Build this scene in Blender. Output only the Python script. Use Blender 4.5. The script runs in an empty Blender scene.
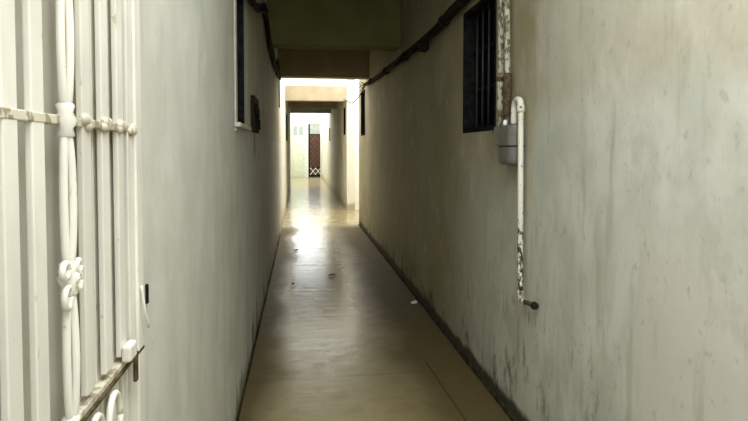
import bpy, bmesh, math, random
from mathutils import Vector, Matrix
random.seed(4)
S = bpy.context.scene
COL = S.collection
RW, LW, H = 1.165, -0.355, 3.8        # right wall face, left wall face, wall height (m)

# ---------------------------------------------------------------- helpers
def link(name, bm, mat, parent=None, smooth=False):
    me = bpy.data.meshes.new(name)
    bmesh.ops.recalc_face_normals(bm, faces=bm.faces)
    bm.to_mesh(me); bm.free()
    for m in (mat if isinstance(mat, (list, tuple)) else [mat]):
        me.materials.append(m)
    if smooth:
        for p in me.polygons: p.use_smooth = True
    o = bpy.data.objects.new(name, me); COL.objects.link(o)
    if parent: o.parent = parent; o.matrix_parent_inverse = Matrix.Translation(-Vector(parent.location))
    return o
def tag(o, label=None, cat=None, group=None, kind=None):
    if label: o['label'] = label
    if cat: o['category'] = cat
    if group: o['group'] = group
    if kind: o['kind'] = kind
    return o
def thing(name, loc, label, cat, group=None):
    o = bpy.data.objects.new(name, None); COL.objects.link(o)
    o.location = loc; o.empty_display_size = 0.1
    return tag(o, label, cat, group)
def struct_root(name, loc):
    o = bpy.data.objects.new(name, None); COL.objects.link(o); o.location = loc
    o.empty_display_size = 0.1
    o['kind'] = 'structure'; return o
def box(bm, x0, x1, y0, y1, z0, z1, bev=0.0, seg=2):
    t = bmesh.new()
    bmesh.ops.create_cube(t, size=1)
    for v in t.verts:
        v.co = Vector((x0+(v.co.x+.5)*(x1-x0), y0+(v.co.y+.5)*(y1-y0), z0+(v.co.z+.5)*(z1-z0)))
    if bev: bmesh.ops.bevel(t, geom=list(t.edges), offset=bev, segments=seg, affect='EDGES', profile=.5)
    add(bm, t)
def add(bm, t):
    me = bpy.data.meshes.new('tmp'); t.to_mesh(me); t.free(); bm.from_mesh(me); bpy.data.meshes.remove(me)
def tube(bm, pts, r, n=10, caps=True):
    pts = [Vector(p) for p in pts]; rs = r if isinstance(r, (list, tuple)) else [r]*len(pts)
    rings = []; up = None
    for i, p in enumerate(pts):
        d = (pts[min(i+1, len(pts)-1)]-pts[max(i-1, 0)]).normalized()
        if up is None: up = Vector((0, 0, 1)) if abs(d.z) < .9 else Vector((1, 0, 0))
        a = d.cross(up).normalized(); b = a.cross(d).normalized(); up = b
        rings.append([bm.verts.new(p+(a*math.cos(2*math.pi*k/n)+b*math.sin(2*math.pi*k/n))*rs[i]) for k in range(n)])
    for A, B in zip(rings, rings[1:]):
        for k in range(n): bm.faces.new((A[k], A[(k+1) % n], B[(k+1) % n], B[k]))
    if caps: bm.faces.new(rings[0]); bm.faces.new(rings[-1][::-1])
def catmull(P, sub=8):
    P = [Vector(p) for p in P]; Q = [P[0]*2-P[1]]+P+[P[-1]*2-P[-2]]; out = []
    for i in range(1, len(Q)-2):
        for k in range(sub):
            t = k/sub; a, b, c, d = Q[i-1:i+3]
            out.append(.5*((2*b)+(c-a)*t+(2*a-5*b+4*c-d)*t*t+(3*b-a-3*c+d)*t**3))
    out.append(P[-1]); return out
def lathe(bm, prof, c, axis='Z', n=16):
    rings = []
    for (r, h) in prof:
        ring = []
        for k in range(n):
            a = 2*math.pi*k/n; u, v = r*math.cos(a), r*math.sin(a)
            q = {'Z': (u, v, h), 'X': (h, u, v), 'Y': (u, h, v)}[axis]
            ring.append(bm.verts.new(Vector(c)+Vector(q)))
        rings.append(ring)
    for A, B in zip(rings, rings[1:]):
        for k in range(n): bm.faces.new((A[k], A[(k+1) % n], B[(k+1) % n], B[k]))
    bm.faces.new(rings[0]); bm.faces.new(rings[-1][::-1])
def ball(bm, c, rx, ry, rz, n=12):
    t = bmesh.new(); bmesh.ops.create_uvsphere(t, u_segments=n, v_segments=max(6, n//2), radius=1)
    for v in t.verts: v.co = Vector((c[0]+v.co.x*rx, c[1]+v.co.y*ry, c[2]+v.co.z*rz))
    add(bm, t)
def wall_mesh(x0, x1, y0, y1, z0, z1, holes=()):
    """a wall running along Y with through holes (ya,yb,za,zb); only outer faces are made"""
    ys = sorted({y0, y1, *[h[0] for h in holes], *[h[1] for h in holes]})
    zs = sorted({z0, z1, *[h[2] for h in holes], *[h[3] for h in holes]})
    bm = bmesh.new(); V = {}
    def v(*c):
        if c not in V: V[c] = bm.verts.new(c)
        return V[c]
    def solid(i, j):
        if not (0 <= i < len(ys)-1 and 0 <= j < len(zs)-1): return False
        yc, zc = (ys[i]+ys[i+1])/2, (zs[j]+zs[j+1])/2
        return not any(h[0] < yc < h[1] and h[2] < zc < h[3] for h in holes)
    for i in range(len(ys)-1):
        for j in range(len(zs)-1):
            if not solid(i, j): continue
            a, b, c, d = ys[i], ys[i+1], zs[j], zs[j+1]
            for x in (x0, x1): bm.faces.new((v(x, a, c), v(x, b, c), v(x, b, d), v(x, a, d)))
            if not solid(i-1, j): bm.faces.new((v(x0, a, c), v(x1, a, c), v(x1, a, d), v(x0, a, d)))
            if not solid(i+1, j): bm.faces.new((v(x0, b, c), v(x1, b, c), v(x1, b, d), v(x0, b, d)))
            if not solid(i, j-1): bm.faces.new((v(x0, a, c), v(x1, a, c), v(x1, b, c), v(x0, b, c)))
            if not solid(i, j+1): bm.faces.new((v(x0, a, d), v(x1, a, d), v(x1, b, d), v(x0, b, d)))
    return bm

# ---------------------------------------------------------------- node helper
class N:
    def __init__(s, name):
        s.m = bpy.data.materials.new(name); s.m.use_nodes = True
        s.t = s.m.node_tree; s.b = s.t.nodes['Principled BSDF']
        s.geo = s.t.nodes.new('ShaderNodeNewGeometry')
        s.sep = s.t.nodes.new('ShaderNodeSeparateXYZ'); s.L(s.geo.outputs['Position'], s.sep.inputs[0])
        s.x, s.y, s.z = s.sep.outputs
    def L(s, a, b): s.t.links.new(a, b)
    def put(s, v, sock):
        if isinstance(v, (int, float)): sock.default_value = v
        elif isinstance(v, tuple): sock.default_value = (*v, 1) if len(v) == 3 and sock.type == 'RGBA' else v
        else: s.L(v, sock)
    def math(s, op, a, b=0.0, c=None, clamp=False):
        n = s.t.nodes.new('ShaderNodeMath'); n.operation = op; n.use_clamp = clamp
        s.put(a, n.inputs[0]); s.put(b, n.inputs[1])
        if c is not None: s.put(c, n.inputs[2])
        return n.outputs[0]
    def ss(s, v, lo, hi, a=0.0, b=1.0):
        n = s.t.nodes.new('ShaderNodeMapRange'); n.interpolation_type = 'SMOOTHSTEP'
        s.put(v, n.inputs['Value']); s.put(lo, n.inputs['From Min']); s.put(hi, n.inputs['From Max'])
        n.inputs['To Min'].default_value = a; n.inputs['To Max'].default_value = b
        return n.outputs[0]
    def noise(s, scale, stretch=(1, 1, 1), detail=4, rough=.55, off=(0, 0, 0)):
        mp = s.t.nodes.new('ShaderNodeMapping'); mp.inputs['Scale'].default_value = stretch
        mp.inputs['Location'].default_value = off
        s.L(s.geo.outputs['Position'], mp.inputs[0])
        n = s.t.nodes.new('ShaderNodeTexNoise'); n.inputs['Scale'].default_value = scale
        n.inputs['Detail'].default_value = detail; n.inputs['Roughness'].default_value = rough
        s.L(mp.outputs[0], n.inputs['Vector']); return n.outputs['Fac']
    def mix(s, f, a, b, mode='MIX'):
        n = s.t.nodes.new('ShaderNodeMix'); n.data_type = 'RGBA'; n.blend_type = mode
        s.put(f, n.inputs[0]); s.put(a, n.inputs[6]); s.put(b, n.inputs[7]); return n.outputs[2]
    def bump(s, h, strength=.3, dist=.01):
        n = s.t.nodes.new('ShaderNodeBump'); n.inputs['Strength'].default_value = strength
        n.inputs['Distance'].default_value = dist; s.L(h, n.inputs['Height'])
        s.L(n.outputs[0], s.b.inputs['Normal'])
    def out(s, color, rough=.8, spec=.3, metal=0):
        s.put(color, s.b.inputs['Base Color']); s.put(rough, s.b.inputs['Roughness'])
        s.b.inputs['Specular IOR Level'].default_value = spec; s.b.inputs['Metallic'].default_value = metal
        return s.m

def simple(name, a, b, scale=20, rough=.7, spec=.3, metal=0, bump=.15, stretch=(1, 1, 1)):
    n = N(name); f = n.noise(scale, stretch)
    n.bump(f, bump, .004)
    return n.out(n.mix(n.ss(f, .35, .65), a, b), rough, spec, metal)
def peeling(name, paint, under, amount=.5, scale=38, low=None, rough=.55):
    """old paint flaking off to a darker ground; low=(z0,z1) adds wear between those heights"""
    n = N(name); f = n.noise(scale, (1, 1, .45), 5, .65)
    th = amount
    if low: th = n.math('ADD', amount, n.ss(n.z, low[0], low[1], low[2], 0.0))
    k = n.ss(n.math('SUBTRACT', f, th), -.02, .02)      # 1 = bare
    k = n.math('SUBTRACT', 1.0, k) if False else k
    n.bump(k, .4, -.002)
    g = n.noise(9, (1, 1, .4)); p = n.mix(n.ss(g, .3, .7), paint, tuple(c*.82 for c in paint))
    return n.out(n.mix(k, p, under), rough, .35)

# ---------------------------------------------------------------- materials
def mat_right():
    n = N('right_wall_plaster')
    big = n.noise(1.3, (1, 1, 1), 3); mid = n.noise(5, (1, 1, .6), 5, .6); fine = n.noise(28, (1, 1, .7), 4)
    streak = n.noise(7, (1, 1.6, .22), 4, .6, (3, 1, 7)); trowel = n.noise(3.2, (1, 1, .8), 6, .7, (1, 9, 4))
    wob = n.math('MULTIPLY', n.math('SUBTRACT', mid, .5), .55)
    tan = n.mix(n.ss(big, .35, .65), (.36, .318, .195), (.44, .395, .26))
    grey = n.mix(n.ss(mid, .33, .66), (.52, .535, .475), (.66, .665, .61))
    tan = n.mix(n.ss(n.math('ADD', n.y, n.math('MULTIPLY', n.math('SUBTRACT', mid, .5), 1.2)), 2.95, 2.45), tan, n.mix(n.ss(trowel, .35, .65), (.50, .465, .375), (.57, .54, .455)))
    # the older lower coat: grey cement below breast height, tan distemper above
    low = n.ss(n.math('ADD', n.z, n.math('MULTIPLY', wob, 1.6)), 1.75, 1.05)
    c = n.mix(n.math('MULTIPLY', low, n.ss(n.math('ADD', n.y, n.math('MULTIPLY', wob, 3.0)), 4.6, 3.2)), tan, n.mix(.8, tan, grey))
    # the fresh cement patch beside the drop pipe
    yy = n.math('ADD', n.y, n.math('MULTIPLY', wob, .35))
    zz = n.math('ADD', n.z, n.math('MULTIPLY', wob, .25))
    e = n.math('MULTIPLY', n.ss(yy, 2.74, 2.60), n.ss(zz, 1.80, 1.62))
    c = n.mix(n.math('MULTIPLY', e, .85), c, grey)
    # pale limewash area at the near end
    lime = n.math('MULTIPLY', n.math('MULTIPLY', n.ss(n.math('ADD', n.y, n.math('MULTIPLY', wob, .4)), 1.80, 1.74), n.ss(n.math('ADD', n.z, wob), 1.35, 1.0)), .75)
    c = n.mix(lime, c, (.66, .63, .565))
    # mottling and run marks
    c = n.mix(n.math('MULTIPLY', n.ss(trowel, .44, .30), .30), c, (.36, .36, .30))
    c = n.mix(n.math('MULTIPLY', n.ss(trowel, .56, .72), .45), c, (.72, .72, .67))
    c = n.mix(n.math('MULTIPLY', n.ss(streak, .52, .68), .40), c, (.36, .34, .25))
    c = n.mix(n.math('MULTIPLY', n.ss(fine, .60, .72), .35), c, (.30, .30, .25))
    scr = n.math('MULTIPLY', n.ss(n.noise(16, (1, 1.3, .35), 5, .7, (9, 4, 1)), .55, .66), n.math('MULTIPLY', n.ss(n.math('ADD', n.z, wob), 1.05, .55), n.ss(n.y, 1.75, 2.1)))
    c = n.mix(n.math('MULTIPLY', scr, .75), c, (.25, .25, .19))
    # damp and moss rising from the floor, with an edge of its own
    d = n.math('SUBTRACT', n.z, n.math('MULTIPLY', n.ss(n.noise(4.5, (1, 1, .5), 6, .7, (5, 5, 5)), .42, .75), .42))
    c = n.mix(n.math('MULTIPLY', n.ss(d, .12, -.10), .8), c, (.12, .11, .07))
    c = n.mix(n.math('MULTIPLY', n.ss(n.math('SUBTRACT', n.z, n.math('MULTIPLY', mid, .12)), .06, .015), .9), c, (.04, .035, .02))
    n.bump(n.math('ADD', n.math('MULTIPLY', trowel, 1.0), n.math('MULTIPLY', fine, .25)), .35, .012)
    return n.out(c, .72, .25)
def mat_left():
    n = N('left_wall_plaster')
    mid = n.noise(6, (1, .7, .55), 5, .6); fine = n.noise(30, (1, 1, .6), 4)
    streak = n.noise(9, (1, .8, .16), 4, .6, (2, 8, 1)); dab = n.noise(5, (1, .5, .5), 3, .5, (7, 3, 2))
    c = n.mix(n.ss(mid, .33, .66), (.55, .555, .50), (.63, .635, .58))
    wob = n.math('MULTIPLY', n.math('SUBTRACT', mid, .5), .5)
    # old tan distemper kept above the dado line beyond the window
    up = n.math('MULTIPLY', n.ss(n.math('ADD', n.z, n.math('MULTIPLY', wob, .12)), 1.60, 1.64), n.ss(n.y, 3.9, 4.0))
    c = n.mix(up, c, n.mix(n.ss(streak, .4, .6), (.50, .46, .34), (.64, .60, .48)))
    c = n.mix(n.math('MULTIPLY', n.ss(dab, .56, .66), .35), c, (.74, .745, .70))
    c = n.mix(n.math('MULTIPLY', n.ss(streak, .54, .70), .35), c, (.40, .39, .31))
    c = n.mix(n.math('MULTIPLY', n.ss(fine, .62, .74), .25), c, (.35, .35, .29))
    # run stain under the little switchboard
    st = n.math('MULTIPLY', n.ss(n.math('ABSOLUTE', n.math('SUBTRACT', n.y, 4.5)), .14, .05), n.math('MULTIPLY', n.ss(n.z, 1.36, 1.5), n.ss(n.z, 1.68, 1.6)))
    c = n.mix(n.math('MULTIPLY', st, .6), c, (.16, .14, .09))
    d = n.math('SUBTRACT', n.z, n.math('MULTIPLY', n.ss(n.noise(4, (1, 1, .5), 6, .7, (8, 2, 5)), .42, .75), .40))
    c = n.mix(n.math('MULTIPLY', n.ss(d, .10, -.10), .75), c, (.14, .125, .08))
    n.bump(n.math('ADD', mid, n.math('MULTIPLY', fine, .25)), .3, .010)
    return n.out(c, .72, .25)
def mat_far():
    n = N('far_wall_limewash')
    mid = n.noise(3, (1, .6, .5), 5, .6); streak = n.noise(6, (1, .6, .16), 4, .6, (2, 8, 1))
    c = n.mix(n.ss(mid, .33, .66), (.70, .67, .56), (.77, .74, .64))
    c = n.mix(n.math('MULTIPLY', n.ss(streak, .52, .70), .4), c, (.50, .45, .32))
    d = n.math('SUBTRACT', n.z, n.math('MULTIPLY', n.ss(n.noise(4, (1, 1, .5), 6, .7), .42, .75), .5))
    c = n.mix(n.math('MULTIPLY', n.ss(d, .14, -.10), .7), c, (.30, .22, .13))
    n.bump(mid, .3, .01)
    return n.out(c, .75, .25)
def mat_floor():
    n = N('worn_polished_cement')
    big = n.noise(1.6, (1, .7, 1), 4); mid = n.noise(7, (1, 1.2, 1), 5, .65); fine = n.noise(60, (1, 1, 1), 3)
    rip = n.noise(4, (.25, 3.0, 1), 3, .55)
    c = n.mix(n.ss(big, .3, .7), (.33, .27, .138), (.40, .33, .18))
    c = n.mix(n.math('MULTIPLY', n.ss(mid, .50, .68), .35), c, (.20, .16, .08))
    c = n.mix(n.math('MULTIPLY', n.ss(fine, .58, .70), .25), c, (.42, .37, .25))
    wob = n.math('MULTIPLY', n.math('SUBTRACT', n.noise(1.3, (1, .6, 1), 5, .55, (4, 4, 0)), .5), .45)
    # floor colour darker towards both walls, with a wavering edge
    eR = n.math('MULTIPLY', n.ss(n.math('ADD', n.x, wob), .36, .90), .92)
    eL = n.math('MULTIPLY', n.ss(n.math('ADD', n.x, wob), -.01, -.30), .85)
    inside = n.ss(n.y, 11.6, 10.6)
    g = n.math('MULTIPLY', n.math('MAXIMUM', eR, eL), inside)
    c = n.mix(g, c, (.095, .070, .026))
    # joints between the cement bays and the crack along the right side
    bay = n.math('ABSOLUTE', n.math('SUBTRACT', n.math('FRACT', n.math('DIVIDE', n.y, 1.22)), .5))
    j = n.math('MULTIPLY', n.ss(bay, .494, .498), .45)
    cx = n.math('ADD', n.math('MULTIPLY', n.math('SUBTRACT', n.y, 3.4), -.03), .889)
    cr = n.math('ABSOLUTE', n.math('SUBTRACT', n.x, n.math('ADD', cx, n.math('MULTIPLY', wob, .10))))
    k = n.math('MULTIPLY', n.ss(cr, .008, .003), n.math('MULTIPLY', n.ss(n.y, 3.92, 3.80), n.ss(n.y, 2.85, 2.95)))
    c = n.mix(n.math('MAXIMUM', j, n.math('MULTIPLY', k, .9)), c, (.05, .04, .02))
    n.bump(n.math('ADD', n.math('MULTIPLY', rip, 1.0), n.math('MULTIPLY', mid, .08)), .22, .012)
    r = n.math('ADD', n.ss(mid, .3, .7, .15, .24), n.math('ADD', n.math('MULTIPLY', g, .40), n.ss(n.y, 5.2, 3.2, 0, .14)))
    m = n.out(c, r, .8)
    n.put(n.math('MULTIPLY', n.math('SUBTRACT', 1.0, n.math('MULTIPLY', g, .9)), n.ss(n.y, 3.2, 6.0, .38, .8)), n.b.inputs['Specular IOR Level'])
    return m
M = dict(
    right=mat_right(), left=mat_left(), far=mat_far(), floor=mat_floor(),
    ceil=simple('dark_olive_ceiling', (.14, .13, .055), (.18, .17, .08), 3, .85, .15),  # ceiling in dark olive tones
    beam_green=simple('olive_beam_paint', (.175, .17, .062), (.215, .21, .085), 2.5, .85, .15),
    beam_brown=simple('brown_beam_paint', (.34, .275, .165), (.40, .33, .205), 3, .8, .2),
    beam_beige=simple('beige_beam_paint', (.36, .30, .21), (.42, .355, .255), 3, .8, .2),
    beam_grey=simple('grey_beam_paint', (.36, .38, .34), (.44, .46, .42), 3, .8, .2),
    white=simple('white_limewash', (.80, .79, .73), (.86, .85, .80), 4, .75, .2),
    cream=peeling('gate_cream_paint', (.80, .775, .70), (.55, .50, .39), .66, 30),
    rail=peeling('gate_rail_rust', (.66, .61, .50), (.34, .29, .20), .53, 40),
    rust_and_shadow=simple('dark_rust_and_shadow', (.05, .036, .02), (.13, .092, .05), 60, .85, .2),  # real rust, also used for the shadow strip under the gate rail
    panel=simple('cream_door_panel', (.47, .455, .40), (.52, .505, .45), 5, .6, .3),
    dark=simple('black_window_metal', (.012, .012, .013), (.025, .024, .024), 30, .9, .0),
    pane=simple('dark_interior_pane', (.006, .006, .008), (.010, .010, .012), 6, .9, .0, 0, .02),  # matt near-black pane; the dark interior is put into its colour
    bar=simple('purple_grey_bar', (.035, .028, .035), (.06, .05, .06), 40, .45, .5),
    sill=simple('pale_sill_cement', (.52, .505, .43), (.60, .585, .51), 14, .75, .25),
    pipe=peeling('white_pipe_paint', (.82, .80, .70), (.06, .045, .03), .63, 60, (.95, 1.25, -.155)),
    pipe_old=peeling('flaking_pipe_paint', (.58, .565, .45), (.15, .125, .075), .505, 55),
    grey_box=simple('grey_meter_enamel', (.135, .132, .115), (.18, .175, .155), 18, .5, .4),
    steel=simple('dull_fitting_metal', (.22, .21, .17), (.32, .30, .25), 50, .55, .4, .2),
    cable=simple('black_cable_sheath', (.014, .010, .007), (.032, .024, .016), 40, .85, .12),
    leaf=simple('dry_leaf_brown', (.05, .035, .02), (.10, .07, .035), 60, .8, .2),
    paper=simple('white_paper', (.85, .85, .82), (.90, .90, .88), 60, .7, .2),
    door=simple('pale_green_door_paint', (.68, .72, .56), (.75, .78, .63), 6, .6, .3),
    doorframe=simple('white_door_frame', (.80, .80, .76), (.86, .86, .82), 8, .6, .3),
    brown=simple('brown_dark_interior', (.055, .026, .014), (.09, .045, .024), 6, .6, .3),
    lattice=simple('brown_lattice_steel', (.16, .08, .05), (.22, .12, .07), 30, .6, .4),
    lattice_w=simple('white_lattice_steel', (.80, .80, .76), (.86, .86, .84), 30, .6, .4),
    transom=simple('grey_transom_glass', (.30, .33, .30), (.38, .41, .37), 6, .3, .4),
    skirt=simple('blackened_skirting', (.022, .018, .010), (.06, .05, .028), 14, .9, .1, 0, .4),
)

# ---------------------------------------------------------------- setting
bm = bmesh.new(); box(bm, -.75, 2.75, -3.0, 31.9, -.15, 0)
tag(link('floor', bm, M['floor']), kind='structure')
WIN = {  # name: side, y0,y1,z0,z1
    1: ('R', 3.24, 3.92, 1.62, 2.47), 2: ('L', 3.22, 3.68, 1.655, 2.60), 3: ('R', 10.02, 10.72, 1.77, 2.60),
    4: ('R', 14.38, 15.0, 1.90, 2.60), 5: ('R', 21.7, 22.4, 1.85, 2.36), 6: ('L', 14.6, 16.2, 1.74, 2.46)}
hole = lambda *k: [WIN[i][1:] for i in k]
GY0, GY1, GZ = -.60, 1.325, 2.55                        # gateway in the left wall
tag(link('wall_right', wall_mesh(RW, RW+.2, -3, 11.1, 0, H, hole(1, 3)), M['right']), kind='structure')
tag(link('wall_left', wall_mesh(LW-.2, LW, -3, 9.7, 0, H, hole(2)+[(GY0, GY1, -.001, GZ)]), M['left']), kind='structure')
tag(link('wall_far_left', wall_mesh(LW-.2, LW, 9.7, 21.4, 0, H, hole(6)), M['far']), kind='structure')
tag(link('wall_lobby_left', wall_mesh(LW-.36, LW-.16, 21.4, 31.9, 0, H), M['far']), kind='structure')
tag(link('wall_far_right', wall_mesh(RW, RW+.2, 14.0, 31.9, 0, H, hole(4, 5)), M['far']), kind='structure')
bm = bmesh.new(); box(bm, RW+.2, 2.6, 14.0, 14.2, 0, H)
tag(link('wall_alcove_back', bm, M['white']), kind='structure')
bm = bmesh.new(); box(bm, 2.45, 2.6, 10.9, 14.0, 0, H)
tag(link('wall_alcove_side', bm, M['white']), kind='structure')
bm = bmesh.new(); box(bm, RW+.2, 2.45, 10.9, 11.1, 0, H)
tag(link('wall_alcove_front', bm, M['white']), kind='structure')
bm = bmesh.new(); box(bm, LW-.16, RW, 31.4, 31.6, 0, H)
tag(link('wall_back', bm, M['white']), kind='structure')
# ceiling slab: open to the sky over the near end, over the light well and over the lobby at the end
bm = bmesh.new()
for (y0, y1) in ((1.7, 9.5), (14.0, 22.2)): box(bm, LW-.2, RW+.2, y0, y1, 3.25, 3.45)
tag(link('ceiling', bm, M['ceil']), kind='structure')
# down-stand beams across the corridor
for i, (y0, y1, z0, z1, m) in enumerate(((6.43, 6.70, 2.69, 3.3, 'beam_green'), (9.46, 9.70, 2.72, H, 'beam_brown'),
        (13.94, 14.2, 2.715, 3.085, 'beam_beige'), (17.7, 17.95, 2.82, 3.3, 'beam_brown'), (21.2, 21.4, 2.89, 3.3, 'beam_grey'))):
    bm = bmesh.new(); box(bm, LW, RW, y0, y1, z0, z1, .008)
    tag(link('trim_%d' % (i+1), bm, M[m]), kind='structure')
bm = bmesh.new(); box(bm, LW, RW, 13.98, 14.2, 3.085, H)
tag(link('wall_above_beam', bm, M['white']), kind='structure')
# rough blackened cement skirting on both sides
def skirting(name, x, s, y0, y1, h):
    bm = bmesh.new(); n = int((y1-y0)/.06); rows = []
    for i in range(n+1):
        y = y0+(y1-y0)*i/n; hh = h*(.75+.25*math.sin(y*5)*math.sin(y*2.3)+random.uniform(-.06, .06)); t = .007+.001*math.sin(y*7)
        rows.append([bm.verts.new(p) for p in ((x, y, 0), (x-s*t*1.6, y, 0), (x-s*t, y, hh*.7), (x, y, hh))])
    for A, B in zip(rows, rows[1:]):
        for k in range(4): bm.faces.new((A[k], A[(k+1) % 4], B[(k+1) % 4], B[k]))
    bm.faces.new(rows[0]); bm.faces.new(rows[-1][::-1])
    tag(link(name, bm, M['skirt']), kind='structure')
skirting('baseboard_right', RW, 1, .3, 11.1, .040)
skirting('baseboard_left', LW, -1, GY1, 9.9, .035)

# windows: dark metal frame set in the wall, pane, bars, sill
def window(k, nb, rails, sill=True, white_edge=False):
    side, y0, y1, z0, z1 = WIN[k]; s = 1 if side == 'R' else -1; x = RW if s > 0 else LW
    X = lambda a, b: tuple(sorted((x+s*a, x+s*b)))
    r = struct_root('window_%d' % k, (x, (y0+y1)/2, z0))
    bm = bmesh.new(); f = .035
    a, b = X(-.004, .14)
    box(bm, a, b, y0, y0+f, z0, z1, .004); box(bm, a, b, y1-f, y1, z0, z1, .004)
    box(bm, a, b, y0+f, y1-f, z0, z0+f, .004); box(bm, a, b, y0+f, y1-f, z1-f, z1, .004)
    link('window_frame', bm, M['dark'], r)
    bm = bmesh.new(); box(bm, *X(.10, .13), y0+f, y1-f, z0+f, z1-f)
    link('window_pane', bm, M['pane'], r)
    for i in range(nb):
        y = y0+f+(y1-y0-2*f)*(i+1)/(nb+1)
        bm = bmesh.new(); tube(bm, [(x+s*.05, y, z0+f), (x+s*.05, y, z1-f)], .007, 8)
        tag(link('window_bar', bm, M['bar'], r, True))
    for q in range(rails):
        z = z0+f+(z1-z0-2*f)*(q+1)/(rails+1)
        bm = bmesh.new(); box(bm, *X(.055, .07), y0+f, y1-f, z-.01, z+.01)
        link('crossbar', bm, M['dark'], r)
    if white_edge:      # pale cement reveal and sill around the left hand window
        bm = bmesh.new()
        box(bm, *X(-.010, .0), y0-.07, y0, z0-.05, z1, .004)
        link('window_reveal', bm, M['sill'], r)
        bm = bmesh.new()
        box(bm, *X(-.035, .0), y0-.085, y1+.16, z0-.028, z0-.002, .005)
        link('window_sill', bm, M['sill'], r)
    return r
window(1, 4, 2); window(2, 3, 2, white_edge=True); window(3, 3, 1); window(4, 3, 1); window(5, 3, 1); window(6, 4, 1)

# ---------------------------------------------------------------- iron gate in the left wall
bm = bmesh.new(); box(bm, LW-.10, LW-.035, GY0, GY1, 0, GZ)
link('door_panel', bm, M['panel'], struct_root('door_1', (LW-.17, .6, 0)))
gate = thing('iron_gate', (LW-.02, .9, 0), 'cream painted iron bar gate with scrollwork, at the left edge of the corridor', 'gate')
GX = LW+.010
def flat(y, z0, z1, w=.030, t=.010):
    bm = bmesh.new(); box(bm, GX-t/2, GX+t/2, y-w/2, y+w/2, z0, z1, .002); return bm
for y in (-.20, -.11, -.02, .07, .16, .25, .34, .43, .52, .615, .716, .788, .956, 1.044, 1.128, 1.188):
    link('bar', flat(y, 1.104 if y > .9 else .05, 2.45, .036), M['cream'], gate)
for y in (.956, 1.044, 1.128, 1.188):
    bm = bmesh.new(); box(bm, GX-.020, GX-.011, y-.018, y+.018, .05, 2.45, .002); link('lower_bar', bm, M['cream'], gate)
for y, w in ((1.232, .045), (-.45, .05)):
    bm = bmesh.new(); box(bm, GX-.02, GX+.010, y-w/2, y+w/2, .02, 2.5, .004); link('post', bm, M['cream'], gate)
for z, t, m in ((1.543, .014, 'rail'), (1.086, .012, 'rail'), (.06, .03, 'cream'), (2.47, .03, 'cream'), (1.98, .014, 'rail')):
    bm = bmesh.new(); box(bm, GX-.012, GX+.006, -.44, 1.27, z-t/2, z+t/2, .002); link('rail', bm, M[m], gate)
# dark strip painted in for the shadow under the middle rail
bm = bmesh.new(); box(bm, GX+.004, GX+.010, .60, 1.25, 1.074, 1.080); tag(link('shadow_strip', bm, M['rust_and_shadow'], gate), 'dark strip painted as the shadow under the middle rail')
for y in (.956, 1.044, 1.128, 1.198):
    bm = bmesh.new()
    for q in range(4): ball(bm, (GX+.006, y+random.uniform(-.014, .014), 1.543+random.uniform(-.006, .006)), .007, .014, .010, 8)
    link('weld', bm, M['rail'], gate, True)
# the scroll spindle: bowed strips between collars
SY = .866
def lens(z0, z1, wid, k=1):
    bm = bmesh.new()
    for k, (dy, dx) in enumerate(((-1, 0), (1, 0), (0, 1), (.35, -.6))):
        pts = []
        for i in range(13):
            t = i/12; b = math.sin(math.pi*t)**.45*wid
            pts.append((GX+.008+dx*b*.7, SY+dy*b, z0+(z1-z0)*t))
        tube(bm, pts, .0062, 8)
    return bm
ZC = (2.02, 1.785, 1.543, 1.312, 1.083, .85, .6, .35, .08)
for a, b in zip(ZC, ZC[1:]):
    link('scroll_spindle', lens(b+.012, a-.012, .0115), M['cream'], gate, True)
for z in ZC[:-1]:
    bm = bmesh.new(); lathe(bm, [(.006, -.028), (.013, -.022), (.010, -.012), (.016, 0), (.010, .012), (.013, .022), (.006, .028)], (GX+.008, SY, z), 'Z', 12)
    link('collar', bm, M['cream'], gate, True)
for z in (1.312, 1.795):
    bm = bmesh.new()
    for (dy, dz, ry, rz) in ((-.026, .016, .014, .015), (.020, .014, .011, .012), (-.020, -.024, .014, .021), (.019, -.008, .012, .017)):
        pts = [(GX+.014, SY+dy+ry*.72*math.cos(a), z+dz+rz*.72*math.sin(a)) for a in [2*math.pi*i/18 for i in range(19)]]
        tube(bm, pts, .0048, 8)
        ball(bm, (GX+.010, SY+dy, z+dz), .004, ry*.7, rz*.7, 12)
    ball(bm, (GX+.016, SY, z), .008, .009, .010, 10)
    link('rosette', bm, M['cream'], gate, True)
# oval rings under the middle rail
for y in (.956, 1.044):
    bm = bmesh.new(); pts = [(GX+.012, y+.030*math.cos(a), 1.012+.050*math.sin(a)) for a in [2*math.pi*i/24 for i in range(25)]]
    tube(bm, pts, .006, 8); link('ring', bm, M['cream'], gate, True)
# latch on the post
bm = bmesh.new(); box(bm, GX+.006, GX+.024, 1.105, 1.150, 1.094, 1.126, .005); latch = link('latch', bm, M['cream'], gate)
bm = bmesh.new(); box(bm, GX+.008, GX+.016, 1.170, 1.185, 1.030, 1.092, .003); link('latch_tongue', bm, M['rust_and_shadow'], latch)
bm = bmesh.new(); tube(bm, catmull([(GX+.014, 1.220, 1.215), (GX+.018, 1.228, 1.16), (GX+.020, 1.245, 1.125), (GX+.016, 1.262, 1.115)], 6), .003, 6); link('latch_hook', bm, M['cream'], latch, True)
bm = bmesh.new(); box(bm, LW-.002, LW+.006, 1.337, 1.347, 1.145, 1.190, .002)
tag(link('bolt_keeper', bm, M['dark']), 'small black bolt keeper on the left wall edge beside the iron gate', 'bolt keeper')

# ---------------------------------------------------------------- pipes and meter on the right wall
mb = thing('meter_box', (RW, 2.9, 1.43), 'rounded grey meter box on the right wall under the barred window', 'meter box')
X0, X1 = RW-.085, RW-.0015
YA, YZ = 2.795, 2.995
t = bmesh.new()
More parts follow.
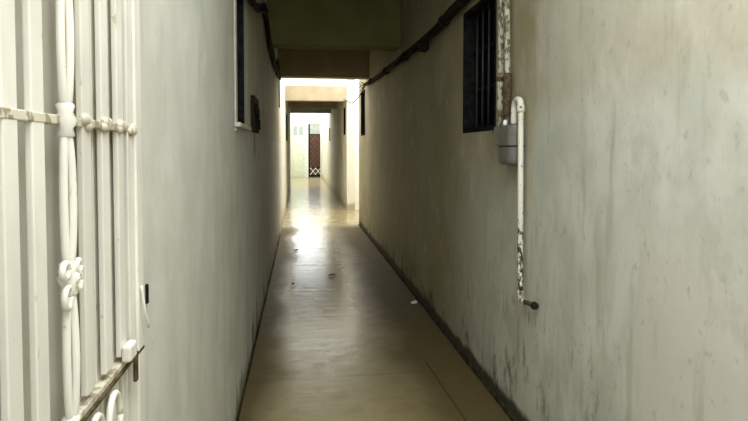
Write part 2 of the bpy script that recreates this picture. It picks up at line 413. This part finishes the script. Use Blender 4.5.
# plan outline with a strongly rounded front, swept up the box; the underside is rounded in too
def plan(ins, z):
    P = []; r = .045
    for (cy, cx, a0) in ((YA+r, X0+r, 180), (YZ-r, X0+r, 90)):
        for q in range(7):
            a = math.radians(a0-15*q) if a0 == 90 else math.radians(a0-15*q)
            P.append((cy+r*math.cos(a), cx-r*math.sin(a)))
    P = [(YA, X1)]+P+[(YZ, X1)]
    out = []
    for (y, x) in P:
        yc = (YA+YZ)/2
        out.append(t.verts.new((x if x > X1-1e-6 else x+(X1-x)*ins, yc+(y-yc)*(1-ins), z)))
    return out
rows = [plan(i_, z_) for i_, z_ in ((.25, 1.420), (.10, 1.424), (.03, 1.434), (0, 1.450), (0, 1.62), (.02, 1.628), (.06, 1.632))]
for A, B in zip(rows, rows[1:]):
    for k in range(len(A)): t.faces.new((A[k], A[(k+1) % len(A)], B[(k+1) % len(A)], B[k]))
t.faces.new(rows[0]); t.faces.new(rows[-1][::-1])
bm = bmesh.new(); add(bm, t); link('body', bm, M['grey_box'], mb)
t = bmesh.new(); A = plan(-.02, 1.517); B = plan(-.02, 1.524)
t.faces.new(A); t.faces.new(B[::-1])
for k in range(len(A)): t.faces.new((A[k], A[(k+1) % len(A)], B[(k+1) % len(A)], B[k]))
bm = bmesh.new(); add(bm, t); link('seam', bm, M['dark'], mb)
bm = bmesh.new(); box(bm, X0+.015, X1, YZ-.01, 3.085, 1.530, 1.632, .008); link('side_cap', bm, M['steel'], mb)
for z, r in ((1.60, .024), (1.55, .016)):
    bm = bmesh.new(); lathe(bm, [(r, 0), (r, .02), (r*.8, .022), (r*.8, .05)], (X0+.045, 3.080, z), 'Y', 12); link('union_nut', bm, M['steel'], mb, True)
bm = bmesh.new(); lathe(bm, [(.013, 0), (.013, .016), (.007, .032)], (X0+.02, 2.915, 1.630), 'Z', 12); link('top_nipple', bm, M['lattice_w'], mb, True)
PX = RW-.04
def wall_pipe(name, y, z0, z1, r, mat, label, lean=0, clips=()):
    p = thing(name, (PX, y, z0), label, 'pipe')
    bm = bmesh.new(); n = 14
    tube(bm, [(PX, y+lean*i/n, z0+(z1-z0)*i/n) for i in range(n+1)], r, 12); link('tube', bm, mat, p, True)
    for z in clips:
        yy = y+lean*(z-z0)/(z1-z0)
        bm = bmesh.new(); lathe(bm, [(r*1.25, -.012), (r*1.25, .012)], (PX, yy, z), 'Z', 12)
        box(bm, PX, RW-.0015, yy-.006, yy+.006, z-.008, z+.008); link('clip', bm, M['rust_and_shadow'], p)
    return p
wall_pipe('pipe', 3.060, 1.636, 3.30, .019, M['pipe_old'], 'thick flaking pipe covering the barred window edge, left of its thinner twin', -.02, (1.90, 2.6))
p2 = wall_pipe('pipe', 2.944, 1.636, 3.30, .0165, M['pipe_old'], 'thinner flaking pipe with a dark rusted coupling just above the meter box', .06, (2.7,))
bm = bmesh.new(); lathe(bm, [(.0185, -.13), (.022, -.12), (.022, -.02), (.019, 0), (.023, .02), (.023, .11), (.0175, .12)], (PX, 2.95, 1.80), 'Z', 12)
tag(link('coupling', bm, M['rust_and_shadow'], p2, True), 'dark rusted coupling')
dp = thing('drop_pipe', (PX, 2.765, .72), 'white drop pipe with a top elbow and flaked lower half, right of the meter box', 'pipe')
bm = bmesh.new(); n = 20; YD = 2.762
tube(bm, [(PX, YD-.016*i/n, 1.72-(1.72-.76)*i/n) for i in range(n+1)], .0145, 12); link('tube', bm, M['pipe'], dp, True)
bm = bmesh.new()
arc = [(PX, YD, 1.71), (PX, YD+.002, 1.736), (PX, YD+.012, 1.754), (PX, YD+.032, 1.762), (PX, YD+.058, 1.760), (PX, YD+.078, 1.746), (PX, YD+.088, 1.728), (PX, YD+.090, 1.70), (PX, YD+.092, 1.636)]
tube(bm, catmull(arc, 4), .0165, 12); link('elbow', bm, M['pipe'], dp, True)
bm = bmesh.new(); lathe(bm, [(.0175, -.018), (.020, -.012), (.020, .012), (.0175, .018)], (PX, YD, 1.712), 'Z', 14); link('socket', bm, M['pipe'], dp, True)
bm = bmesh.new(); tube(bm, catmull([(PX, YD-.016, .775), (PX, YD-.018, .745), (PX+.004, YD-.028, .730), (PX+.008, YD-.055, .726)], 5), .018, 12); link('lower_elbow', bm, M['pipe_old'], dp, True)
bm = bmesh.new(); tube(bm, [(PX+.008, YD-.050, .726), (PX+.010, 2.66, .730), (PX+.014, 2.60, .735)], .0115, 10)
link('stub', bm, M['rust_and_shadow'], dp, True)
bm = bmesh.new(); lathe(bm, [(.016, -.012), (.020, -.006), (.020, .006), (.016, .012)], (PX+.014, 2.60, .735), 'Y', 10)
tag(link('end_nut', bm, M['cable'], dp), 'rusted end nut against the wall')

# ---------------------------------------------------------------- cables
cb = thing('cable_bundle', (RW-.04, 6.5, 2.5), 'thick sagging bundle of black cables along the top of the right wall', 'cables')
path = [(3.2, 2.535), (3.9, 2.527), (4.5, 2.495), (5.2, 2.49), (5.8, 2.495), (6.5, 2.512), (7.4, 2.535), (8.4, 2.57), (9.6, 2.617)]
base = catmull([(RW-.050, y, z) for y, z in path], 6)
for k in range(6):
    bm = bmesh.new(); ph = k*math.pi/3; pts = []
    for i, p in enumerate(base):
        rr = .030*(1-.25*i/len(base)); a = ph+p.y*1.7+.5*math.sin(p.y*3+k)
        pts.append((p.x+rr*math.cos(a)*.8, p.y, p.z+rr*math.sin(a)+.006*math.sin(p.y*5+k*2)))
    tube(bm, pts, .0135 if k % 2 else .011, 8); link('cable', bm, M['cable'], cb, True)
bm = bmesh.new(); box(bm, RW-.085, RW-.002, 4.98, 5.12, 2.405, 2.485, .01); link('splice_box', bm, M['cable'], cb)
for y in (4.3, 5.9, 7.3, 8.7):
    i = min(range(len(base)), key=lambda q: abs(base[q].y-y)); p = base[i]
    bm = bmesh.new(); lathe(bm, [(.046, -.008), (.046, .008)], tuple(p), 'Y', 12); link('tie', bm, M['dark'], cb)
bm = bmesh.new()
for k in range(9):
    a = k*.9; e = base[-1]
    tube(bm, catmull([tuple(e), (e.x-.03-.02*math.cos(a), e.y+.10, e.z+.05*math.sin(a)), (e.x-.05-.03*math.cos(a*2), e.y+.25+.05*math.sin(a), e.z+.10*math.sin(a+.6))], 4), .006, 6)
link('frayed_ends', bm, M['cable'], cb, True)
bm = bmesh.new()
tube(bm, catmull([(RW-.05, 9.65, 2.60), (RW-.06, 10.6, 2.50), (RW-.05, 11.7, 2.50), (RW-.02, 12.8, 2.58), (RW-.08, 13.93, 2.76)], 8), .010, 6)
link('loose_wire', bm, M['cable'], cb, True)
lc = thing('cable', (LW+.03, 5.5, 2.6), 'dark cable run dropping down along the top of the left wall', 'cable')
LX = LW+.034
lp = [(3.2, 2.46), (4.2, 2.555), (4.9, 2.70), (5.5, 2.80), (5.75, 2.76), (6.05, 2.68), (6.35, 2.655), (6.75, 2.635), (7.4, 2.62), (8.3, 2.64), (9.35, 2.68)]
lb = catmull([(LX, y, z) for y, z in lp], 6)
for k in range(3):
    bm = bmesh.new(); tube(bm, [(p.x+.010*math.cos(k*2.1+p.y), p.y, p.z+.024*math.sin(k*2.1+p.y*2)) for p in lb], .017, 8)
    link('strand', bm, M['cable'], lc, True)
bm = bmesh.new(); box(bm, LW+.002, LW+.05, 5.35, 5.62, 2.79, 2.87, .01); link('clamp', bm, M['dark'], lc)
bm = bmesh.new(); tube(bm, catmull([(LW+.02, 8.55, 2.63), (LW+.02, 8.62, 2.82), (LW+.03, 8.75, 2.88), (LW+.03, 9.1, 2.80), (LW+.02, 9.40, 2.60), (LW+.02, 9.40, 2.2)], 6), .012, 6)
link('cable_loop', bm, M['cable'], lc, True)
sb = thing('switchboard', (LW, 4.4, 1.62), 'small dark weathered switchboard on the left wall past the window', 'switchboard')
bm = bmesh.new(); box(bm, LW, LW+.028, 4.17, 4.62, 1.635, 1.90, .004); link('board', bm, M['cable'], sb)
for y, z in ((4.28, 1.80), (4.42, 1.78), (4.52, 1.70)):
    bm = bmesh.new(); box(bm, LW+.028, LW+.046, y-.03, y+.03, z-.04, z+.04, .006); link('switch', bm, M['dark'], sb)

# ---------------------------------------------------------------- end wall: pale double door leaf and gated doorway
def YB(d): return 31.4-d
d2 = struct_root('door_2', (-.05, 31.4, 0))
bm = bmesh.new(); box(bm, -.46, .27, YB(.05), YB(0), 0, 2.95, .008); link('door_leaf', bm, M['door'], d2)
bm = bmesh.new()
for x0, x1, z0, z1 in ((-.36, -.13, .25, 1.05), (-.06, .18, .25, 1.05), (-.36, -.13, 1.2, 2.1), (-.06, .18, 1.2, 2.1)):
    box(bm, x0, x1, YB(.065), YB(.045), z0, z1, .008)
link('raised_panel', bm, M['door'], d2)
for x0, x1 in ((-.36, -.13), (-.06, .18)):
    bm = bmesh.new(); box(bm, x0, x1, YB(.058), YB(.045), 2.32, 2.82); tag(link('door_pane', bm, M['transom'], d2), 'greyish glass pane')
bm = bmesh.new(); ball(bm, (.22, YB(.08), 1.05), .025, .03, .03); link('door_knob', bm, M['steel'], d2, True)
d3 = struct_root('door_3', (.82, 31.4, 0))
bm = bmesh.new()
for a in ((.36, .46, 0, 3.05), (1.125, 1.165, 0, 3.05), (.46, 1.125, 2.95, 3.05)):
    box(bm, a[0], a[1], YB(.07), YB(0), a[2], a[3], .006)
link('door_frame', bm, M['doorframe'], d3)
bm = bmesh.new(); box(bm, .46, 1.125, YB(.012), YB(0), .02, 2.36); link('dark_interior', bm, M['brown'], d3)  # flat sheet with the doorway's dark interior put into its colour
bm = bmesh.new(); box(bm, .55, 1.10, YB(.02), YB(0), 2.36, 2.92); link('transom', bm, M['transom'], d3)
bm = bmesh.new(); box(bm, .46, .55, YB(.04), YB(0), 0, 2.95); box(bm, .55, 1.125, YB(.045), YB(.005), 2.34, 2.39); link('dark_post', bm, M['dark'], d3)
sg = thing('scissor_gate', (.82, 31.33, 0), 'folding lattice gate closed across the dark doorway at the corridor end', 'gate')
def lattice(z0, z1, w, st):
    bm = bmesh.new(); x0, x1 = .555, 1.12
    z = z0
    for i in range(-8, 20):
        for s in (1, -1):
            pts = []
            xs = x0+i*st
            # clip a 45-degree-ish bar to the panel
            dz = z1-z0; slope = 1.25
            A = (xs, z0 if s > 0 else z1); B = (xs+dz/slope, z1 if s > 0 else z0)
            tA = max(0, (x0-A[0])/(B[0]-A[0])); tB = min(1, (x1-A[0])/(B[0]-A[0]))
            if tB-tA < .02: continue
            P = [(A[0]+(B[0]-A[0])*t, YB(.055+.012*s), A[1]+(B[1]-A[1])*t) for t in (tA, tB)]
            tube(bm, P, w, 6)
    return bm
link('brown_lattice', lattice(.52, 2.34, .009, .22), M['lattice'], sg)
link('lit_white_lattice', lattice(.12, .52, .020, .28), M['lattice_w'], sg)  # lit bottom of the same lattice, its brightness put into the white colour
bm = bmesh.new(); box(bm, .55, 1.125, YB(.08), YB(.035), .50, .54); link('gate_rail', bm, M['dark'], sg)
bm = bmesh.new(); box(bm, .55, 1.125, YB(.08), YB(.035), 0.0, .12); link('gate_rail', bm, M['dark'], sg)

# ---------------------------------------------------------------- litter on the floor
def leaf(x, y, L, W, rot, label):
    bm = bmesh.new(); n = 6; top = []; 
    rows = []
    for i in range(n+1):
        t = i/n; w = W*math.sin(math.pi*min(.97, max(.03, t)))**.8; zz = .004+.010*math.sin(t*3)+.006*math.sin(t*9)
        rows.append([(t-.5)*L, w, zz])
    for dz in (0, .0025):
        top.append([[bm.verts.new((a, s*w, z+dz+(.010 if s else 0))) for s in (-1, 0, 1)] for a, w, z in rows])
    for q, T in enumerate(top):
        for A, B in zip(T, T[1:]):
            for k in range(2): bm.faces.new((A[k], A[k+1], B[k+1], B[k]))
    for A, B, C, D in zip(top[0], top[0][1:], top[1], top[1][1:]):
        for k in (0, 2): bm.faces.new((A[k], B[k], D[k], C[k]))
    for i in (0, -1):
        A, C = top[0][i], top[1][i]
        for k in range(2): bm.faces.new((A[k], A[k+1], C[k+1], C[k]))
    o = link('dry_leaf', bm, M['leaf']); o.location = (x, y, -.003); o.rotation_euler = (0, 0, rot)
    tag(o, label, 'leaf')
leaf(.371, 6.63, .085, .026, .2, 'dark dry leaf lying mid floor, the most central one')
leaf(-.084, 6.24, .050, .020, 1.2, 'small dark leaf on the floor nearest the left wall')
leaf(-.06, 8.35, .060, .020, .3, 'tiny dark leaf scrap farthest down the shiny floor')
bm = bmesh.new(); box(bm, -.028, .028, -.020, .020, 0, .012, .004)
for v in bm.verts: v.co.z += .006*math.sin(v.co.x*90)+.004 if v.co.z > .006 else 0
o = link('paper_scrap', bm, M['paper']); o.location = (1.10, 5.34, 0); o.rotation_euler = (0, 0, .5)
tag(o, 'crumpled white paper scrap on the floor against the right wall', 'paper')

# ---------------------------------------------------------------- daylight
def area(name, loc, rot, sx, sy, power, col):
    l = bpy.data.lights.new(name, 'AREA'); l.shape = 'RECTANGLE'; l.size = sx; l.size_y = sy; l.energy = power; l.color = col
    o = bpy.data.objects.new(name, l); COL.objects.link(o); o.location = loc; o.rotation_euler = rot; return o
area('entrance_daylight', (.40, -2.9, 1.3), (math.radians(90), 0, 0), 1.45, 2.2, 22, (.97, 1, .97))
area('near_sky_opening', (.40, .2, 3.22), (0, 0, 0), 1.45, 2.8, 100, (.97, 1, .97))
area('light_well_sky', (.40, 11.8, H+.05), (0, 0, 0), 1.5, 4.0, 95, (1, .985, .93))
area('alcove_sky', (1.9, 12.5, H+.05), (0, 0, 0), 1.1, 2.7, 80, (1, .975, .90))
area('lobby_sky', (.35, 27.0, H+.05), (0, 0, 0), 1.5, 8.5, 275, (.93, .98, 1))
w = bpy.data.worlds.new('World'); S.world = w; w.use_nodes = True
w.node_tree.nodes['Background'].inputs[0].default_value = (.86, .93, 1, 1)
w.node_tree.nodes['Background'].inputs[1].default_value = .5

# ---------------------------------------------------------------- camera
cam = bpy.data.cameras.new('Camera'); co = bpy.data.objects.new('Camera', cam); COL.objects.link(co)
F = 560/748
cam.sensor_width = 36; cam.lens = 36*F; cam.clip_start = .02
co.location = (0, 0, 1.5)
co.rotation_euler = (math.radians(90)-math.atan(20/560), 0, -math.atan(74/560))
cam.shift_y = -40.5/748
S.camera = co
S.view_settings.view_transform = 'Standard'; S.view_settings.look = 'None'
S.view_settings.gamma = 1; S.view_settings.exposure = 0; S.view_settings.use_curve_mapping = False
S.cycles.use_denoising = True; S.cycles.max_bounces = 12; S.cycles.diffuse_bounces = 8
